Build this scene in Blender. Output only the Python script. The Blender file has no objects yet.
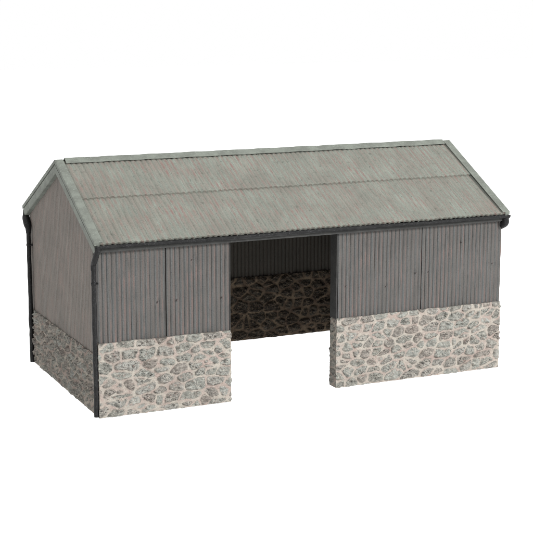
import bpy, math
import numpy as np
from mathutils import Matrix, Vector

S = 0.01                       # everything below is written in centimetres
C = bpy.context.scene.collection
L, W = 16.0, 8.405             # plan of the model barn
HS, HG, HB = 2.60, 2.10, 2.64  # stone heights: front, gable, rear
ZE, ZR = 6.05, 8.30            # roof surface at the eave and at the ridge
EO = 0.21                      # eave overhang
OX = 0.10                      # verge overhang
YR = W / 2 - 0.08              # ridge line
A, B = 4.823, 8.984            # the opening
T = 0.50                       # wall thickness
PITCH = 0.168                  # corrugation pitch


# ------------------------------------------------------------------ noise
def vnoise(x, y, seed):
    rs = np.random.RandomState(seed)
    tab = rs.rand(256, 256)
    xi = np.floor(x).astype(int); yi = np.floor(y).astype(int)
    fx = x - xi; fy = y - yi
    fx = fx * fx * (3 - 2 * fx); fy = fy * fy * (3 - 2 * fy)
    a = tab[xi % 256, yi % 256]; b = tab[(xi + 1) % 256, yi % 256]
    c = tab[xi % 256, (yi + 1) % 256]; d = tab[(xi + 1) % 256, (yi + 1) % 256]
    return (a * (1 - fx) + b * fx) * (1 - fy) + (c * (1 - fx) + d * fx) * fy


def fbm(x, y, seed, octv=4):
    s = np.zeros_like(x, dtype=float); a = 1.0; t = 0.0
    for k in range(octv):
        s += a * vnoise(x * 2 ** k + 13.7 * k, y * 2 ** k + 7.1 * k, seed + k); t += a; a *= 0.55
    return s / t - 0.5


def sstep(a, b, x):
    t = np.clip((x - a) / (b - a), 0, 1)
    return t * t * (3 - 2 * t)


# ------------------------------------------------------------------ mesh plumbing
def tagit(o, label=None, cat=None, group=None, kind=None):
    if label: o['label'] = label
    if cat: o['category'] = cat
    if group: o['group'] = group
    if kind: o['kind'] = kind
    return o


def make_obj(name, verts, faces, mats, parent=None, attrs=None, fmat=None, smooth=True):
    me = bpy.data.meshes.new(name)
    me.from_pydata((np.asarray(verts, float) * S).tolist(), [], faces)
    for m in (mats if isinstance(mats, (list, tuple)) else [mats]):
        me.materials.append(m)
    if fmat is not None:
        me.polygons.foreach_set('material_index', np.asarray(fmat, dtype=np.int32))
    if attrs:
        for k, v in attrs.items():
            v = np.asarray(v, dtype=np.float32)
            if v.ndim == 2:
                at = me.attributes.new(k, 'FLOAT_VECTOR', 'POINT'); at.data.foreach_set('vector', v.ravel())
            else:
                at = me.attributes.new(k, 'FLOAT', 'POINT'); at.data.foreach_set('value', v)
    me.polygons.foreach_set('use_smooth', np.full(len(me.polygons), smooth, dtype=bool))
    me.update()
    if smooth:
        me.set_sharp_from_angle(angle=math.radians(48))
    o = bpy.data.objects.new(name, me)
    C.objects.link(o)
    if parent: o.parent = parent
    return o


class MB:
    """collects boxes, prisms, tubes into one mesh"""
    def __init__(s): s.v = []; s.f = []
    def add(s, v, f):
        k = len(s.v); s.v += [tuple(p) for p in v]; s.f += [tuple(i + k for i in q) for q in f]
        return s
    def box(s, x0, x1, y0, y1, z0, z1):
        v = [(x, y, z) for x in (x0, x1) for y in (y0, y1) for z in (z0, z1)]
        return s.add(v, [(0, 1, 3, 2), (4, 6, 7, 5), (0, 4, 5, 1), (2, 3, 7, 6), (0, 2, 6, 4), (1, 5, 7, 3)])
    def sweep(s, prof, path, frames):
        """prof: closed list of (a,b); frames: per path point (A vec, B vec)"""
        n = len(prof); v = []; f = []
        for P, (FA, FB) in zip(path, frames):
            for a, b in prof:
                v.append(tuple(np.array(P) + a * np.array(FA) + b * np.array(FB)))
        for k in range(len(path) - 1):
            for i in range(n):
                j = (i + 1) % n
                f.append((k * n + i, k * n + j, (k + 1) * n + j, (k + 1) * n + i))
        f.append(tuple(reversed(range(n)))); f.append(tuple(range((len(path) - 1) * n, len(path) * n)))
        return s.add(v, f)
    def tube(s, path, r, n=16, wob=0.0, seed=1):
        path = [np.array(p, float) for p in path]
        fr = []; prev = None
        for i, p in enumerate(path):
            a = path[max(i - 1, 0)]; b = path[min(i + 1, len(path) - 1)]
            t = (b - a) / np.linalg.norm(b - a)
            ref = np.array([1., 0, 0]) if prev is None else prev
            if prev is None and abs(t[0]) > .8: ref = np.array([0, 1., 0])
            u = ref - t * (ref @ t); u /= np.linalg.norm(u); w = np.cross(t, u); prev = u
            fr.append((u, w))
        rs = np.random.RandomState(seed)
        rr = r if hasattr(r, '__len__') else [r] * len(path)
        v = []; f = []
        for k, (P, (u, w)) in enumerate(zip(path, fr)):
            P = P + rs.randn(3) * wob
            for i in range(n):
                q = 2 * math.pi * i / n
                v.append(P + rr[k] * (math.cos(q) * u + math.sin(q) * w))
        for k in range(len(path) - 1):
            for i in range(n):
                j = (i + 1) % n
                f.append((k * n + i, k * n + j, (k + 1) * n + j, (k + 1) * n + i))
        f.append(tuple(reversed(range(n)))); f.append(tuple(range((len(path) - 1) * n, len(path) * n)))
        return s.add(v, f)
    def build(s, name, mat, parent, smooth=True, bevel=0):
        o = make_obj(name, s.v, s.f, mat, parent, smooth=smooth)
        if bevel:
            b = o.modifiers.new('edge', 'BEVEL'); b.width = bevel * S; b.segments = 2; b.limit_method = 'ANGLE'
            b.harden_normals = False
        return o


def spline(pts, n=8):
    pts = [np.array(p, float) for p in pts]; P = [pts[0]] + pts + [pts[-1]]; out = []
    for i in range(1, len(P) - 2):
        for k in range(n):
            t = k / n
            out.append(.5 * ((2 * P[i]) + (P[i + 1] - P[i - 1]) * t + (2 * P[i - 1] - 5 * P[i] + 4 * P[i + 1] - P[i + 2]) * t * t
                             + (3 * P[i] - P[i - 1] - 3 * P[i + 1] + P[i + 2]) * t ** 3))
    out.append(pts[-1])
    return out


def ring(name, origin, ux, n, width, thick, z0, ztop, stepf, stepv, disp, mats, parent, fm=(0, 0, 0, 0), zbot=None):
    """upright wall: a displaced closed shell.  origin = outer corner at u=0; ux along the wall; n = outward normal.
    disp(face, u, v) -> (offset along the normal, dict of attributes); face 0 outer, 1 far end, 2 inner, 3 near end
    ztop(u) is the top; u, v in cm."""
    origin = np.array(origin, float); ux = np.array(ux, float); n = np.array(n, float)
    nf = max(2, int(round(width / stepf))); ne = max(2, int(round(thick / stepf)))
    U = []; D = []; NR = []; FACE = []; ARC = []
    for i in range(nf + 1):
        u = width * i / nf; nn = n.copy()
        if i == 0: nn = (n - ux) / 2 ** .5
        if i == nf: nn = (n + ux) / 2 ** .5
        U.append(u); D.append(0); NR.append(nn); FACE.append(0); ARC.append(u)
    for i in range(1, ne):
        U.append(width); D.append(thick * i / ne); NR.append(ux); FACE.append(1); ARC.append(width + thick * i / ne)
    for i in range(nf + 1):
        u = width * (1 - i / nf); nn = -n
        if i == 0: nn = (-n + ux) / 2 ** .5
        if i == nf: nn = (-n - ux) / 2 ** .5
        U.append(u); D.append(thick); NR.append(nn); FACE.append(2); ARC.append(width + thick + width - u)
    for i in range(1, ne):
        U.append(0); D.append(thick * (1 - i / ne)); NR.append(-ux); FACE.append(3); ARC.append(2 * width + thick + thick * i / ne)
    U = np.array(U, float); D = np.array(D, float); NR = np.array(NR); FACE = np.array(FACE); ARC = np.array(ARC)
    M = len(U); zt = np.array([ztop(u) for u in U]); H = zt.max() - z0
    nv = max(2, int(round(H / stepv)))
    fr = np.linspace(0, 1, nv + 1)
    Z = z0 + fr[:, None] * (zt - z0)[None, :]
    AR = np.broadcast_to(ARC, Z.shape); FC = np.broadcast_to(FACE, Z.shape); UU = np.broadcast_to(U, Z.shape)
    off, at = disp(FC, AR, Z, UU)
    base = origin[None, :] + U[:, None] * ux - D[:, None] * n
    V = base[None] + off[..., None] * NR[None]
    V[..., 2] = Z + at.pop('dz', 0)
    verts = V.reshape(-1, 3)
    faces = []; fmt = []
    for j in range(nv):
        a = j * M; b = (j + 1) * M
        for i in range(M):
            k = (i + 1) % M
            faces.append((a + i, a + k, b + k, b + i)); fmt.append(fm[FACE[i]])
    for row, flip in ((0, True), (nv, False)):
        r = row * M; back0 = nf + 1 + (ne - 1)
        for i in range(nf):
            q = (r + i, r + i + 1, r + back0 + nf - i - 1, r + back0 + nf - i)
            faces.append(tuple(reversed(q)) if flip else q); fmt.append(fm[0])
        q = tuple(r + k for k in range(nf, back0 + 1)); faces.append(tuple(reversed(q)) if flip else q); fmt.append(fm[0])
        q = tuple([r + k for k in range(back0 + nf, M)] + [r]); faces.append(tuple(reversed(q)) if flip else q); fmt.append(fm[0])
    attrs = {k: np.asarray(v).ravel() for k, v in at.items()}
    attrs['uvw'] = np.stack([AR.ravel(), Z.ravel(), FC.ravel().astype(float) * 5], 1)
    # orientation: ux x z should equal -n or n
    if np.dot(np.cross(ux, [0, 0, 1]), n) < 0:
        faces = [tuple(reversed(q)) for q in faces]
    return make_obj(name, verts, faces, mats, parent, attrs, fmt)


# ------------------------------------------------------------------ rubble
def rubble(seed, sx, sy, rotdeg=0.0, relief=0.075, gap=0.058, ragged=0.05, rough=0.045):
    """returns disp(face, arc, z, u) for irregular stones of about sx by sy cm set in mortar"""
    def f(face, X, Z, U):
        rs = np.random.RandomState(seed)
        X = np.array(X, float); Z = np.array(Z, float); shp = X.shape
        x = X.ravel(); z = Z.ravel()
        xw = x + .16 * fbm(x * 2.6, z * 2.6, seed + 50, 3) + .05 * fbm(x * 9, z * 9, seed + 60, 2)
        zw = z + .13 * fbm(x * 2.6, z * 2.6, seed + 70, 3) + .05 * fbm(x * 9, z * 9, seed + 80, 2)
        th = math.radians(rotdeg); c, s = math.cos(th), math.sin(th)
        # stone centres: staggered rows, jittered, some split in two, measured in stone units
        sk = math.tan(th) * .55
        seeds = []
        zz = -1.5; row = 0
        while zz < Z.max() / sy + 2.5:
            xx = -1.5 - sk * abs(zz) - 2 + (row % 2) * .5
            while xx < x.max() / sx + 4 + sk * abs(zz):
                a = xx + rs.uniform(-.30, .30); b = zz + rs.uniform(-.34, .34)
                seeds.append((a, b, rs.rand(), rs.rand(), rs.randn(), rs.randn()))
                if rs.rand() < .16: seeds.append((a + rs.uniform(.3, .5), b + rs.uniform(-.5, .5), rs.rand(), rs.rand(), rs.randn(), rs.randn()))
                xx += rs.choice([.72, .95, 1.15, 1.5])
            zz += rs.uniform(.85, 1.12); row += 1
        sd = np.array(seeds)
        pz = zw / sy; px = xw / sx - sk * pz * sy / sx
        pxr = px; n = len(x)
        D = np.full((4, n), 1e9); I = np.zeros((4, n), int)
        for k in range(len(sd)):
            m = np.nonzero((np.abs(pxr - sd[k, 0]) < 2.2) & (np.abs(pz - sd[k, 1]) < 2.2))[0]
            if not len(m): continue
            d = (pxr[m] - sd[k, 0]) ** 2 + (pz[m] - sd[k, 1]) ** 2; kk = np.full(len(m), k)
            for q in range(4):
                cur = D[q, m]; ci = I[q, m]; sw = d < cur
                D[q, m] = np.where(sw, d, cur); I[q, m] = np.where(sw, kk, ci)
                d = np.where(sw, cur, d); kk = np.where(sw, ci, kk)
        ib = I[0]
        es = []
        for q in (1, 2, 3):
            dx = (sd[ib, 0] - sd[I[q], 0]) * 1.0; dz0 = sd[ib, 1] - sd[I[q], 1]
            ln = np.hypot(dx, dz0) + 1e-6
            unit = (np.abs(dx) * sx + np.abs(dz0) * sy) / (np.abs(dx) + np.abs(dz0) + 1e-6)
            es.append((D[q] - D[0]) / (2 * ln) * unit)
        kq = 40.0
        edge = -np.log(sum(np.exp(-kq * np.clip(e, 0, 2)) for e in es)) / kq     # rounded corners
        edge = edge - (gap * .5 + .022 * sstep(.45, .95, sd[ib, 2]) + .018 * fbm(x * 1.5, z * 1.5, seed + 44, 2)) + .06 * fbm(x * 8, z * 8, seed + 5, 4)
        mask = sstep(-.008, .022, edge)
        dome = 1 - (1 - np.clip(edge / .07, 0, 1)) ** 2
        gx = (pxr - sd[ib, 0]) * sd[ib, 4] + (pz - sd[ib, 1]) * sd[ib, 5]
        chunk = fbm(x * 6 + sd[ib, 3] * 30, z * 8, seed + 9, 3)
        fc = fbm(x * 5 + z * 3 + sd[ib, 3] * 40, z * 7 - x * 3, seed + 21, 2) * 7
        facet = (np.floor(fc) + sstep(.0, .35, fc - np.floor(fc))) / 7
        h = mask * (relief * dome * (.35 + .65 * sd[ib, 2]) + .035 * gx * dome + rough * 2.4 * chunk * dome + .22 * facet * dome) \
            + (1 - mask) * (.012 + rough * .8 * fbm(x * 9, z * 9, seed + 30, 3)) + rough * .5 * fbm(x * 24, z * 24, seed + 33, 2)
        near = np.minimum(np.abs(np.asarray(U).ravel()), np.abs(U.max() - np.asarray(U).ravel()))
        damp = (.35 + .65 * sstep(0, .10, near)) * (.3 + .7 * sstep(0, .12, z))
        h = np.clip(h, -.08, .16) * damp
        # loose ragged top and bottom edges
        top = sstep(.10, 0, Z.max() - z)
        h = h - .03 * top
        dz = -ragged * (fbm(x * 2.5, z * 0 + 3, seed + 90, 3) * 1.0 + .1) * sstep(Z.max() - .35, Z.max(), z)
        dz = dz + .02 * (fbm(x * 3, z * 0 + 9, seed + 95, 3) + .5) * sstep(.2, 0, z) + .002
        return h.reshape(shp), {'mask': mask.reshape(shp), 'tone': sd[ib, 2].reshape(shp), 'dz': dz.reshape(shp),
                                'tone2': sd[ib, 3].reshape(shp)}
    return f


def corr_profile(u, amp=.05):
    t = np.abs(np.sin(np.pi * u / PITCH))           # rounded ridges, narrow valleys
    return amp * (t ** .55 - 1)


def corrugated(seed, amp=.07, dents=()):
    def f(face, X, Z, U):
        X = np.array(X, float); Z = np.array(Z, float)
        flat = np.isin(face, (1, 3))
        xx = X + .012 * fbm(X * .9, Z * .8, seed, 2)
        h = corr_profile(xx, amp) + .02 * fbm(X * 1.2, Z * .9, seed + 3, 3) + .008 * fbm(X * 20, Z * 5, seed + 7, 2)
        for (du, dz_, r, d) in dents:
            q = np.exp(-(((X - du) / r) ** 2 + ((Z - dz_) / r) ** 2)); h = h - d * q
        h = np.where(flat, -.03, h)
        return h, {'wave': np.where(flat, .5, np.abs(np.sin(np.pi * xx / PITCH))), 'flank': np.where(flat, .5, .5 + .5 * np.sin(2 * np.pi * xx / PITCH + .6))}
    return f


# ------------------------------------------------------------------ materials
def new_mat(name):
    m = bpy.data.materials.new(name); m.use_nodes = True
    nt = m.node_tree; nt.nodes.clear()
    out = nt.nodes.new('ShaderNodeOutputMaterial'); bs = nt.nodes.new('ShaderNodeBsdfPrincipled')
    nt.links.new(bs.outputs[0], out.inputs[0])
    return m, nt, bs


class NT:
    def __init__(s, nt): s.nt = nt
    def n(s, t, **k):
        x = s.nt.nodes.new(t)
        for a, b in k.items(): setattr(x, a, b)
        return x
    def lk(s, a, b): s.nt.links.new(a, b)
    def put(s, sock, v):
        if isinstance(v, bpy.types.NodeSocket): s.lk(v, sock)
        else: sock.default_value = v
    def attr(s, name, out='Fac'):
        return s.n('ShaderNodeAttribute', attribute_name=name).outputs[out]
    def mapping(s, vec, sc, loc=(0, 0, 0)):
        m = s.n('ShaderNodeMapping'); s.put(m.inputs['Vector'], vec); m.inputs['Scale'].default_value = sc
        m.inputs['Location'].default_value = loc
        return m.outputs[0]
    def noise(s, vec, scale=1, detail=4, rough=.6, dist=0):
        m = s.n('ShaderNodeTexNoise'); s.put(m.inputs['Vector'], vec); m.inputs['Scale'].default_value = scale
        m.inputs['Detail'].default_value = detail; m.inputs['Roughness'].default_value = rough; m.inputs['Distortion'].default_value = dist
        return m.outputs[0]
    def ramp(s, fac, stops, interp='LINEAR'):
        r = s.n('ShaderNodeValToRGB'); s.put(r.inputs[0], fac); cr = r.color_ramp; cr.interpolation = interp
        while len(cr.elements) < len(stops): cr.elements.new(.5)
        for e, (p, c) in zip(cr.elements, stops):
            e.position = p; e.color = (c, c, c, 1) if not hasattr(c, '__len__') else (*c, 1)
        return r.outputs[0]
    def mix(s, fac, a, b, mode='MIX'):
        m = s.n('ShaderNodeMix', data_type='RGBA', blend_type=mode)
        s.put(m.inputs[0], fac)
        for k, v in ((6, a), (7, b)):
            if isinstance(v, bpy.types.NodeSocket): s.lk(v, m.inputs[k])
            else: m.inputs[k].default_value = (*v, 1) if len(v) == 3 else v
        return m.outputs[2]
    def math(s, op, a, b=0.0):
        m = s.n('ShaderNodeMath', operation=op); s.put(m.inputs[0], a); s.put(m.inputs[1], b)
        return m.outputs[0]
    def bump(s, h, strength, dist, bs, prev=None):
        b = s.n('ShaderNodeBump'); s.put(b.inputs['Height'], h); b.inputs['Strength'].default_value = strength
        b.inputs['Distance'].default_value = dist
        if prev is not None: s.lk(prev, b.inputs['Normal'])
        if bs is not None: s.lk(b.outputs[0], bs.inputs['Normal'])
        return b.outputs[0]


def stone_mat(name, mortar, mortar2, st, dark, dk_lo=.36, dk_hi=.5, wash=0.92):
    m, nt, bs = new_mat(name); g = NT(nt)
    uv = g.attr('uvw', 'Vector'); mask = g.attr('mask'); tone = g.attr('tone'); tone2 = g.attr('tone2')
    base = g.ramp(tone, [(0, st[0]), (.35, st[1]), (.6, st[2]), (.85, st[3]), (1, st[4])])
    n1 = g.noise(uv, 7, 6, .7, .6)
    n2 = g.noise(g.mapping(uv, (7, 12, 9), (0, 0, 0)), 1, 7, .85, 1.3)
    n3 = g.noise(g.mapping(uv, (30, 38, 30)), 1, 3, .7)
    light = g.ramp(n1, [(.35, .75), (.68, 1.35)])
    stc = g.mix(1.0, base, light, 'MULTIPLY')
    dk = g.ramp(n2, [(dk_lo, 1.0), (dk_hi, 0.0)])
    dk = g.math('MULTIPLY', dk, g.ramp(tone2, [(0, .35), (.6, 1.0)]))
    stc = g.mix(g.math('MULTIPLY', dk, wash), stc, dark)
    # rusty and pale flecks of paint
    fl = g.ramp(g.noise(g.mapping(uv, (5, 6, 5), (3, 1, 0)), 1, 5, .7), [(.58, 0), (.66, .55)])
    stc = g.mix(fl, stc, tuple(a * b for a, b in zip(mortar2, (.78, .62, .6))))
    pale = g.ramp(g.noise(g.mapping(uv, (13, 21, 9), (8, 2, 1)), 1, 5, .75, 1.2), [(.51, 0), (.60, .85)])
    stc = g.mix(pale, stc, mortar)
    mo = g.mix(g.ramp(g.noise(uv, 2.2, 4, .6), [(.4, 0), (.62, 1)]), mortar, mortar2)
    mo = g.mix(g.ramp(n2, [(.33, .8), (.45, 0)]), mo, tuple(.45 * c for c in mortar2))
    mo = g.mix(1.0, mo, g.ramp(n3, [(.3, .8), (.7, 1.2)]), 'MULTIPLY')
    col = g.mix(mask, mo, stc)
    rim = g.math('MULTIPLY', g.ramp(mask, [(.05, 0), (.4, 1), (.6, 1), (.95, 0)]), g.ramp(g.noise(uv, 5.0, 4, .7), [(.48, 0), (.60, .6)]))
    col = g.mix(rim, col, dark)
    g.lk(col, bs.inputs['Base Color']); bs.inputs['Roughness'].default_value = .85
    bs.inputs['Specular IOR Level'].default_value = .12
    hh = g.math('ADD', g.math('MULTIPLY', n2, 1.0), g.math('MULTIPLY', n3, .5))
    g.bump(hh, 1.0, .07 * S, bs)
    return m


def corr_mat(name, base, rust, blue, dark, rust_amt=.8, speck=.5, su=9.0, sv=.35, blotch=.12, streak=.35, spec=.16, rough=.62, patch=1.0, flank_w=(.12, .5), mauve=0):
    """painted corrugated sheet: rust-pink paint caught along one flank of the ribs, pale blue-grey drybrushing on the other"""
    m, nt, bs = new_mat(name); g = NT(nt)
    uv = g.attr('uvw', 'Vector'); wave = g.attr('wave'); flank = g.attr('flank')
    s1 = g.noise(g.mapping(uv, (su, sv, 1)), 1, 4, .7)
    s2 = g.noise(g.mapping(uv, (su * 1.3, sv * .8, 1), (31, 7, 0)), 1, 3, .65)
    s3 = g.noise(g.mapping(uv, (su * 1.1, sv * 6, 1), (11, 57, 0)), 1, 4, .75)
    lo = g.noise(g.mapping(uv, (.9 * patch, .7 * patch, 1), (5, 5, 0)), 1, 5, .65)
    fine = g.noise(g.mapping(uv, (32, 24, 20)), 1, 3, .75)
    bl = g.math('MULTIPLY', g.ramp(s2, [(.38, .1), (.58, 1)]), g.ramp(flank, [(.45, 0), (.85, 1)]))
    col = g.mix(bl, base, blue)
    if mauve: col = g.mix(g.math('MULTIPLY', g.ramp(g.noise(g.mapping(uv, (.55, .8, 1), (2, 9, 0)), 1, 6, .7), [(.44, 0), (.60, 1)]), mauve), col, tuple(.5 * (a + b) for a, b in zip(rust, base)))
    rf = g.math('MULTIPLY', g.ramp(s1, [(.40, 0), (.58, 1)]), g.ramp(flank, [(flank_w[0], 1), (flank_w[1], .12)]))
    rf = g.math('MULTIPLY', rf, g.ramp(lo, [(.36, .30), (.60, 1)]))
    rf = g.math('MULTIPLY', rf, g.ramp(s3, [(.40, .1), (.54, 1)]))
    col = g.mix(g.math('MULTIPLY', rf, rust_amt), col, rust)
    col = g.mix(g.math('MULTIPLY', g.ramp(s3, [(.30, 1), (.44, 0)]), streak), col, dark)
    col = g.mix(g.math('MULTIPLY', g.ramp(fine, [(.28, 1), (.40, 0)]), speck), col, dark)
    col = g.mix(1.0, col, g.ramp(lo, [(.3, 1 - blotch), (.7, 1 + blotch)]), 'MULTIPLY')
    col = g.mix(1.0, col, g.ramp(fine, [(.35, .84), (.7, 1.18)]), 'MULTIPLY')
    g.lk(col, bs.inputs['Base Color']); bs.inputs['Roughness'].default_value = rough
    bs.inputs['Specular IOR Level'].default_value = spec
    g.bump(fine, .6, .02 * S, bs)
    return m


def paint_mat(name, c1, c2, c3, scale=3.0, rough=.55, spec=.15, bump=.5, lo=.4, hi=.62, stretch=(1, 1, 1)):
    m, nt, bs = new_mat(name); g = NT(nt)
    oc = g.n('ShaderNodeTexCoord').outputs['Object']
    v = g.mapping(oc, tuple(k * scale / S for k in stretch))
    n1 = g.noise(v, 1, 5, .65); n2 = g.noise(v, 5.5, 4, .7)
    col = g.mix(g.ramp(n1, [(lo, 0), (hi, 1)]), c1, c2)
    col = g.mix(g.ramp(n2, [(.56, 0), (.68, .8)]), col, c3)
    g.lk(col, bs.inputs['Base Color']); bs.inputs['Roughness'].default_value = rough
    bs.inputs['Specular IOR Level'].default_value = spec
    g.bump(n2, bump, .025 * S, bs)
    return m


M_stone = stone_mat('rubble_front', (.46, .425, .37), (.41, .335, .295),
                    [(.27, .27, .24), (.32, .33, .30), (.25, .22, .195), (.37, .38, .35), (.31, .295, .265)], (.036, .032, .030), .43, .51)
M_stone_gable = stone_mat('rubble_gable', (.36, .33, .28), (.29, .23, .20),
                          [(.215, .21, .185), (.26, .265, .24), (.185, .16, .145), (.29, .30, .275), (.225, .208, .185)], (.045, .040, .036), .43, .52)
M_stone_in = stone_mat('rubble_inside_shade', (.19, .145, .10), (.10, .072, .053),
                       [(.045, .04, .033), (.06, .055, .046), (.036, .030, .025), (.07, .065, .056), (.05, .041, .034)], (.008, .007, .006), .43, .6)  # browner inside stone, with the interior shade put into its colour
M_corr = corr_mat('cladding_front', (.071, .067, .062), (.108, .070, .062), (.088, .093, .092), (.020, .018, .017), su=11.0, sv=.3, speck=.6)
M_corr_gable = corr_mat('cladding_gable', (.122, .112, .100), (.150, .112, .098), (.130, .128, .118), (.055, .048, .042), su=11.0, sv=.3, speck=.5)
M_corr_in = corr_mat('cladding_inside_shade', (.038, .034, .028), (.040, .032, .027), (.042, .040, .034), (.013, .012, .011), su=11.0, sv=.3)  # inside copy of the cladding, darkened to carry the shade under the roof
M_roof = corr_mat('roof_sheeting', (.148, .152, .130), (.136, .090, .080), (.180, .198, .172), (.060, .055, .047), rust_amt=1.0,
                  speck=.65, su=5.5, sv=.8, blotch=.12, streak=.55, rough=.8, patch=1.1, flank_w=(.25, .85), mauve=.38)
M_trim = paint_mat('trim_paint', (.138, .150, .130), (.105, .112, .098), (.175, .19, .168), 2.6, .7, lo=.38, hi=.60)
M_pipe = paint_mat('pipe_paint', (.009, .009, .009), (.016, .016, .016), (.05, .05, .052), 4.0, .5, .12, .4, .45, .7)
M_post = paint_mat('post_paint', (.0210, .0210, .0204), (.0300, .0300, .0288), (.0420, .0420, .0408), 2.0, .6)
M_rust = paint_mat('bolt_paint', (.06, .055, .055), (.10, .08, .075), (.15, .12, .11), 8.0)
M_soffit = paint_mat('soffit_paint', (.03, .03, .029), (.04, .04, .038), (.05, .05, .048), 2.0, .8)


# ------------------------------------------------------------------ the barn
barn = bpy.data.objects.new('model_barn', None); C.objects.link(barn)
barn.location = (L / 2 * S, W / 2 * S, 0)
tagit(barn, 'scale model barn with rubble stone base, grey corrugated cladding, open front and grey-green roof', 'model barn')
PARTS = []
def part(o, name=None):
    if o.parent is None: o.parent = barn
    o.matrix_parent_inverse = barn.matrix_basis.inverted() if False else Matrix.Translation(-Vector(barn.location))
    return o
def sub(o, p):
    o.parent = p; return o

IN, FT = (0, -1, 0), (1, 0, 0)
def under_roof(y):             # underside of the roof sheets above depth y
    if y < YR: s = (y + EO) / (YR + EO)
    else: s = (W + EO - y) / (W + EO - YR)
    return ZE + (ZR - ZE) * s - .17

# stone bases; pier ends take the darker gable stone, shade put into their colour
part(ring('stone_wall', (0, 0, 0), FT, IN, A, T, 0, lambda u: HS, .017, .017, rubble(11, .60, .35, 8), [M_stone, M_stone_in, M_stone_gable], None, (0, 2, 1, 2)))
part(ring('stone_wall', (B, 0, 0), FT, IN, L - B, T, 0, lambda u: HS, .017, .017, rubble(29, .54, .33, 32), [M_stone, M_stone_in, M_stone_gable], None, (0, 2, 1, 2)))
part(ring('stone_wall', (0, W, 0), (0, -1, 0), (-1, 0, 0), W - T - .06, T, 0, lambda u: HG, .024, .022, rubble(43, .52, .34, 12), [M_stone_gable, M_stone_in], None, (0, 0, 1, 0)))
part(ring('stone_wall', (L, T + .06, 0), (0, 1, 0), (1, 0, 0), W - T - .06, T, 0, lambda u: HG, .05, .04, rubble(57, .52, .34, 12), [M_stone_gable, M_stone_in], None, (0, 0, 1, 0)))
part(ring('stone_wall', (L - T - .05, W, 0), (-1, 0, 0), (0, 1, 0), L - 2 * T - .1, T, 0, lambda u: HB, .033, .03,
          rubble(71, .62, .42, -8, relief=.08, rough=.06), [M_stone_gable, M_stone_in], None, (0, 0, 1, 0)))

# corrugated cladding, each sheet group between seams its own slab
ytop = under_roof(.05)
SX1, SX2, G = 2.44, 12.50, .011
def front_sheet(x0, x1, seed, dents=()):
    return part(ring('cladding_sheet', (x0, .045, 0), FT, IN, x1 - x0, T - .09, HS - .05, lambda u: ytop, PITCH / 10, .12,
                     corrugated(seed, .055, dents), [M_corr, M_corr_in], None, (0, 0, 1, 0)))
front_sheet(.02, SX1 - G, 5, ((2.15, 3.9, .06, .05), (2.2, 3.35, .05, .03)))
front_sheet(SX1 + G, A - .005, 6, ((.45, 3.9, .06, .05), (2.1, 3.8, .07, .05), (1.6, 3.0, .05, .03)))
front_sheet(B + .05, SX2 - G, 7, ((.9, 3.2, .06, .04), (2.9, 4.5, .05, .03)))
front_sheet(SX2 + G, L - .02, 8, ((1.2, 4.6, .05, .04), (2.6, 3.5, .05, .03)))
for (ox, oy, ux, nn, mt, st, sd) in (((.045), W - .04, (0, -1, 0), (-1, 0, 0), M_corr_gable, PITCH / 10, 15), (L - .045, .54, (0, 1, 0), (1, 0, 0), M_corr_gable, PITCH / 5, 16)):
    if ux[1] < 0: yt = lambda u, oy=oy: under_roof(oy - u)
    else: yt = lambda u, oy=oy: under_roof(oy + u)
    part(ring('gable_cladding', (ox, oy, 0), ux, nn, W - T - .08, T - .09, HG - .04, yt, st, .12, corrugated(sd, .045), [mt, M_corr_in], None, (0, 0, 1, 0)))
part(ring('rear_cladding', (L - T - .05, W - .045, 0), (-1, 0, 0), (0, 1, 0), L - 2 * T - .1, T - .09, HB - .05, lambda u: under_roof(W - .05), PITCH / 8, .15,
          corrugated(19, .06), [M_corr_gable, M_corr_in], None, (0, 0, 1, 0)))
# corner strips closing the ends of the gable walls at the front
for x0, x1 in ((.03, T - .02), (L - T + .02, L - .03)):
    pass
# dark posts lining the opening
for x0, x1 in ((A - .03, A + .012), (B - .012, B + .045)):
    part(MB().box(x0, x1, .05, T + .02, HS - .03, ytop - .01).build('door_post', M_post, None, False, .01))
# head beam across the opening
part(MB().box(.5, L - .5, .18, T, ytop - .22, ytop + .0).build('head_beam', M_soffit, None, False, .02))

# bolts
CAMPTS = [(2.12, 3.92), (2.86, 3.92), (4.45, 3.85)]
for k, (bx, bz) in enumerate([(2.14, 3.84), (2.84, 3.84), (4.5, 3.78), (.35, 3.95), (9.35, 3.75), (12.25, 4.0), (12.8, 4.0), (15.6, 4.1), (11.0, 3.6), (3.4, 5.2), (14.2, 5.0)]):
    if k == 3: continue
    r = .032 if k < 3 else .018
    part(MB().tube([(bx, .07, bz), (bx, .015, bz), (bx, -.01, bz)], [r, r, r * .6], 10).build('bolt', M_rust, None))


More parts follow.
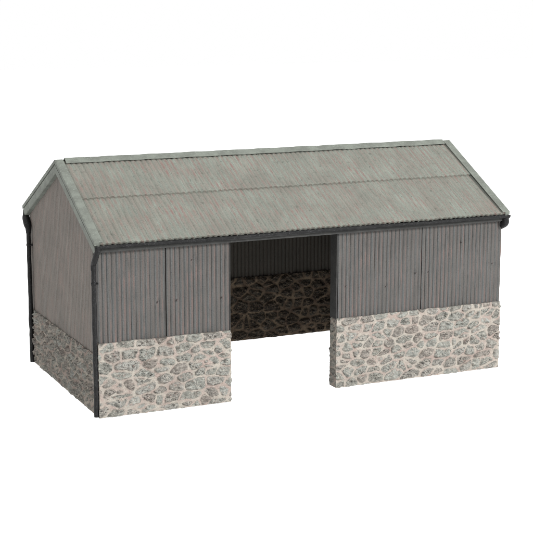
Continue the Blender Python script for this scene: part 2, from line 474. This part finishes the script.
# ---- roof
def slope_grid(y0, z0, y1, z1, x0, x1, du, lift0, lift1, seed, thick=.07, amp=.038):
    """corrugated sheet from the low edge (y0,z0) to the high edge (y1,z1)"""
    nu = int(round((x1 - x0) / du)); nv = 24
    u = np.linspace(x0, x1, nu + 1); v = np.linspace(0, 1, nv + 1)
    Ug, Vg = np.meshgrid(u, v); ln = math.hypot(y1 - y0, z1 - z0)
    ny, nz = (-(z1 - z0) / ln, (y1 - y0) / ln)
    if nz < 0: ny, nz = -ny, -nz
    xx = Ug + .012 * fbm(Ug * .8, Vg * ln * .9, seed, 2)
    h = amp * (np.abs(np.sin(np.pi * xx / RP)) ** 1.1) - amp
    h = h + .022 * fbm(Ug * 1.1, Vg * ln * 1.0, seed + 3, 3) + .01 * fbm(Ug * 14, Vg * ln * 6, seed + 4, 2)
    lift = lift0 + (lift1 - lift0) * Vg
    rag = .045 * fbm(Ug * 5, Ug * 0 + 2, seed + 9, 3) * sstep(.12, 0, Vg)
    Y = y0 + (y1 - y0) * (Vg + rag / ln); Z = z0 + (z1 - z0) * (Vg + rag / ln)
    top = np.stack([Ug, Y + ny * (h + lift), Z + nz * (h + lift)], -1)
    bot = np.stack([Ug, Y + ny * (h + lift - thick), Z + nz * (h + lift - thick)], -1)
    Wd = nu + 1; N = Wd * (nv + 1)
    verts = np.concatenate([top.reshape(-1, 3), bot.reshape(-1, 3)])
    faces = []
    for j in range(nv):
        for i in range(nu):
            a = j * Wd + i
            faces.append((a, a + 1, a + Wd + 1, a + Wd)); faces.append((N + a, N + a + Wd, N + a + Wd + 1, N + a + 1))
    for i in range(nu):
        faces.append((i, N + i, N + i + 1, i + 1)); a = nv * Wd + i; faces.append((a, a + 1, N + a + 1, N + a))
    for j in range(nv):
        a = j * Wd; faces.append((a, a + Wd, N + a + Wd, N + a)); a += nu; faces.append((a, N + a, N + a + Wd, a + Wd))
    if y1 < y0: faces = [tuple(reversed(f)) for f in faces]
    WV.append(np.tile(np.abs(np.sin(np.pi * xx / RP)).ravel(), 2)); FLK.append(np.tile((.5 + .5 * np.sin(2 * np.pi * xx / RP + .6)).ravel(), 2))
    uvw = np.stack([Ug, Vg * ln + seed, Ug * 0 + seed * 3.3], -1).reshape(-1, 3)
    return verts, faces, np.concatenate([uvw, uvw])

def lerp(t, back=False):
    ye = W + EO if back else -EO
    return ye + (YR - ye) * t, ZE + (ZR - ZE) * t
rv, rf, ru = [], [], []; WV = []; FLK = []
def put(g):
    k = sum(len(a) for a in rv); rv.append(g[0]); ru.append(g[2]); rf.extend([tuple(i + k for i in q) for q in g[1]])
RP = .2
LAP = .525
for back in (False, True):
    du = RP / 10 if not back else RP / 5
    a = lerp(0, back); b = lerp(LAP + .03, back); c = lerp(LAP, back); d = lerp(1.0, back)
    put(slope_grid(*a, *b, -.02, L + .02, du, 0, -.05, 3 + back * 10))
    put(slope_grid(*c, *d, -.02, L + .02, du, .014, .0, 4 + back * 10))
roof = part(make_obj('roof', np.concatenate(rv), rf, M_roof, None, {'uvw': np.concatenate(ru), 'wave': np.concatenate(WV), 'flank': np.concatenate(FLK)}))
# flat ceiling-less underside boards
def sub_part(o):
    o.parent = roof
    return o
# verge boards
for side in (0, 1):
    sx = 1 if side else -1
    xe = L if side else 0
    for back in (False, True):
        y0, z0 = lerp(0, back); y1, z1 = lerp(1.0, back)
        n = 14
        path = [(xe, y0 + (y1 - y0) * k / n, z0 + (z1 - z0) * k / n) for k in range(n + 1)]
        fr = [((sx, 0, 0), (0, 0, 1))] * (n + 1)
        m = MB()
        m.sweep([(-.17, .02), (-.17, .05), (OX + .0, .055), (OX + .045, .045), (OX + .045, -.085), (-.05, -.085), (-.05, .02)], path, fr)
        m.sweep([(-.05, -.088), (OX + .0, -.088), (OX + .0, -.125), (-.05, -.125)], path, fr)
        m.sweep([(-.06, -.128), (OX + .035, -.128), (OX + .03, -.40), (OX + .0, -.43), (-.06, -.43)], path, fr)
        o = sub_part(m.build('barge_board', M_trim, None, False, .012))
# ridge capping
m = MB()
prof = []
sl = math.atan2(ZR - ZE, YR + EO); sb = math.atan2(ZR - ZE, W + EO - YR)
wd = .25
pts_top = [(-wd * math.cos(sl), -wd * math.sin(sl)), (-.06, -.01), (0, .025), (.06, -.01), (wd * math.cos(sb), -wd * math.sin(sb))]
prof = [(a, b + .07) for a, b in pts_top] + [(a, b + .03) for a, b in reversed(pts_top)]
for x0, x1 in ((.22, L - .2),):
    n = 60
    path = [(x0 + (x1 - x0) * k / n, YR + .006 * math.sin(k * 1.7 + x0), ZR + .006 * math.sin(k * 1.1 + x0)) for k in range(n + 1)]
    m.sweep(prof, path, [((0, 1, 0), (0, 0, 1))] * (n + 1))
sub_part(m.build('ridge_cap', M_trim, None, False, .012))

# fascia boards + gutters + pipes
def gutter(back):
    sy = 1 if back else -1
    ye = (W + EO) if back else -EO
    yc = ye + sy * .03; zc = ZE - .10; r = .098
    n = 60; x0, x1 = (-OX + .03, L + OX - .02) if not back else (.05, L - .05)
    m = MB(); rs = np.random.RandomState(3 + back)
    prof = []
    for k in range(15):          # half-round trough, open at the top
        q = math.pi + math.pi * k / 14; prof.append((r * math.cos(q), r * math.sin(q) * 1.05))
    prof.append((r * 1.0, .02)); prof.append((r * .78, .02))
    for k in range(13):
        q = 2 * math.pi - math.pi * (k + .5) / 13; prof.append((r * .78 * math.cos(q), r * .78 * math.sin(q)))
    prof.append((-r * .78, .02)); prof.append((-r, .02))
    path = []; fr = []
    for k in range(n + 1):
        x = x0 + (x1 - x0) * k / n
        path.append((x, yc + .006 * math.sin(x * 1.9) + rs.randn() * .0015, zc + .008 * math.sin(x * .8 + 1) + rs.randn() * .0015 - .012 * (x / L)))
        fr.append(((0, 1, 0), (0, 0, 1)))
    m.sweep(prof, path, fr)
    # stop ends
    for x in (x0, x1):
        s = -1 if x == x0 else 1
        P = [(x + s * .02, yc, zc - (.012 if x > 1 else 0) + .006), (x - s * .02, yc, zc - (.012 if x > 1 else 0) + .006)]
        m.sweep([(a * 1.04, b * 1.04) for a, b in prof[:15]] + [(r * 1.04, .02), (-r * 1.04, .02)], P, [((0, 1, 0), (0, 0, 1))] * 2)
    g = part(m.build('gutter', M_pipe, None, True))
    for x in (3.85, 6.9, 12.7):
        c = MB(); p = [(r * 1.1 * math.cos(math.pi + math.pi * k / 14), r * 1.13 * math.sin(math.pi + math.pi * k / 14)) for k in range(15)]
        p = p + [(r * 1.1, .025), (-r * 1.1, .025)]
        c.sweep(p, [(x - .035, yc, zc), (x + .035, yc, zc)], [((0, 1, 0), (0, 0, 1))] * 2)
        c.build('gutter_joint', M_pipe, g, True)
    return yc, zc
for back in (False, True):
    gutter(back)
    ye = W if back else 0
    y0, y1 = (ye - .02, ye + .14) if back else (ye - .14, ye + .02)
    part(MB().box(-.02, L + .02, y0, y1, ZE - .33, ZE - .12).build('fascia_board', M_soffit, None, False, .01))

def pipe(side, back):
    x = (L + .05) if side else -.09
    gx = (L + .0) if side else -.04
    sy = 1 if back else -1
    gy = (W + EO - (.0 if side else .12)) if back else (-EO - .03 if not side else -EO + .04)
    wy = (W - .34) if back else (.08 if not side else .45)
    zt = ZE - .20
    m = MB(); r = .085 if not side else .1
    m.tube([(gx, gy, zt + .07), (gx, gy, zt - .02)], r * 1.15, 16)
    wy = wy if side or not back else W - .36
    neck = spline([(gx, gy, zt + .05), (gx, gy, zt - .06), (x + (gx - x) * .5, gy - sy * .08, zt - .22), (x, wy + sy * .12, zt - .42), (x, wy, zt - .55), (x, wy, zt - .75)], 6)
    bulge = .62 if back and not side else (.35 if side and not back else .08)
    m.tube(neck, [r * (1.08 + bulge * math.sin(math.pi * k / (len(neck) - 1)) ** 1.5) for k in range(len(neck))], 16)
    n = 24
    run = [(x, wy, zt - .70 - (zt - .75) * k / n) for k in range(n + 1)]
    m.tube(run, r * .97, 16, .004, 7 + side * 2 + back)
    p = part(m.build('downpipe', M_pipe, None, True))
    for z in ((4.65,) if not side else ()):
        c = MB(); c.tube([(x, wy, z - .04), (x, wy, z + .04)], r * 1.14, 16)
        s = -1 if side else 1
        c.box(min(x, x + s * .13), max(x, x + s * .13), wy - .105, wy + .105, z - .025, z + .025)
        c.build('pipe_bracket', M_pipe, p, True)
for side in (0, 1):
    for back in (False, True):
        pipe(side, back)

# ------------------------------------------------------------------ translucent white floor, kept shadowless by an added lamp below
m, nt, bs = new_mat('translucent_floor')
nt.nodes.remove(bs); out = nt.nodes[0]
d = nt.nodes.new('ShaderNodeBsdfDiffuse'); d.inputs[0].default_value = (.9, .9, .9, 1)
t = nt.nodes.new('ShaderNodeBsdfTranslucent'); t.inputs[0].default_value = (.9, .9, .9, 1)
mx = nt.nodes.new('ShaderNodeMixShader'); mx.inputs[0].default_value = .5
nt.links.new(d.outputs[0], mx.inputs[1]); nt.links.new(t.outputs[0], mx.inputs[2]); nt.links.new(mx.outputs[0], out.inputs[0])
fl = make_obj('floor', [(-150, -120, 0), (170, -120, 0), (170, 200, 0), (-150, 200, 0)], [(0, 1, 2, 3)], m, smooth=False)
fl['kind'] = 'structure'

def area(name, loc, target, size, energy, col=(1, 1, 1)):
    l = bpy.data.lights.new(name, 'AREA'); l.shape = 'SQUARE'; l.size = size * S; l.energy = energy; l.color = col
    o = bpy.data.objects.new(name, l); C.objects.link(o)
    o.location = Vector(loc) * S
    dd = Vector(target) - Vector(loc)
    o.rotation_euler = dd.to_track_quat('-Z', 'Y').to_euler()
    return o
# lamps: added fill hidden under the floor to whiten it, softbox front right, softbox overhead
area('added_floor_fill', (10, 40, -12), (10, 40, 100), 420, 75.0)
area('key_softbox', (50, -85, 55), (8, 3, 3), 24, 16.0)
area('top_softbox', (0, -10, 90), (8, 4, 5), 60, 3.0)

w = bpy.data.worlds.new('World'); bpy.context.scene.world = w; w.use_nodes = True
bg = w.node_tree.nodes['Background']; bg.inputs[0].default_value = (1, 1, 1, 1); bg.inputs[1].default_value = 1.0

# ------------------------------------------------------------------ camera
yaw, pit, rol, f = .434, -.195, .002, 1414.136
yaw, pit, rol = CAMROT = (0.434, -0.195, 0.002)
pos = (-14.195, -43.975, 14.319)
fw = Vector((math.sin(yaw) * math.cos(pit), math.cos(yaw) * math.cos(pit), math.sin(pit)))
rt = fw.cross(Vector((0, 0, 1))).normalized(); up = rt.cross(fw)
r2 = math.cos(rol) * rt + math.sin(rol) * up; u2 = -math.sin(rol) * rt + math.cos(rol) * up
cd = bpy.data.cameras.new('camera'); cam = bpy.data.objects.new('camera', cd); C.objects.link(cam)
cam.matrix_world = Matrix(((r2.x, u2.x, -fw.x, pos[0] * S), (r2.y, u2.y, -fw.y, pos[1] * S), (r2.z, u2.z, -fw.z, pos[2] * S), (0, 0, 0, 1)))
cd.sensor_width = 36; cd.lens = 36 * f / 533; cd.clip_start = .01; cd.clip_end = 50
sc = bpy.context.scene; sc.camera = cam
sc.view_settings.view_transform = 'Standard'; sc.view_settings.look = 'None'; sc.view_settings.exposure = 0; sc.view_settings.gamma = 1
sc.cycles.use_denoising = True; sc.cycles.pixel_filter_type = 'BLACKMAN_HARRIS'; sc.cycles.filter_width = 1.1
sc.cycles.max_bounces = 8; sc.cycles.diffuse_bounces = 4
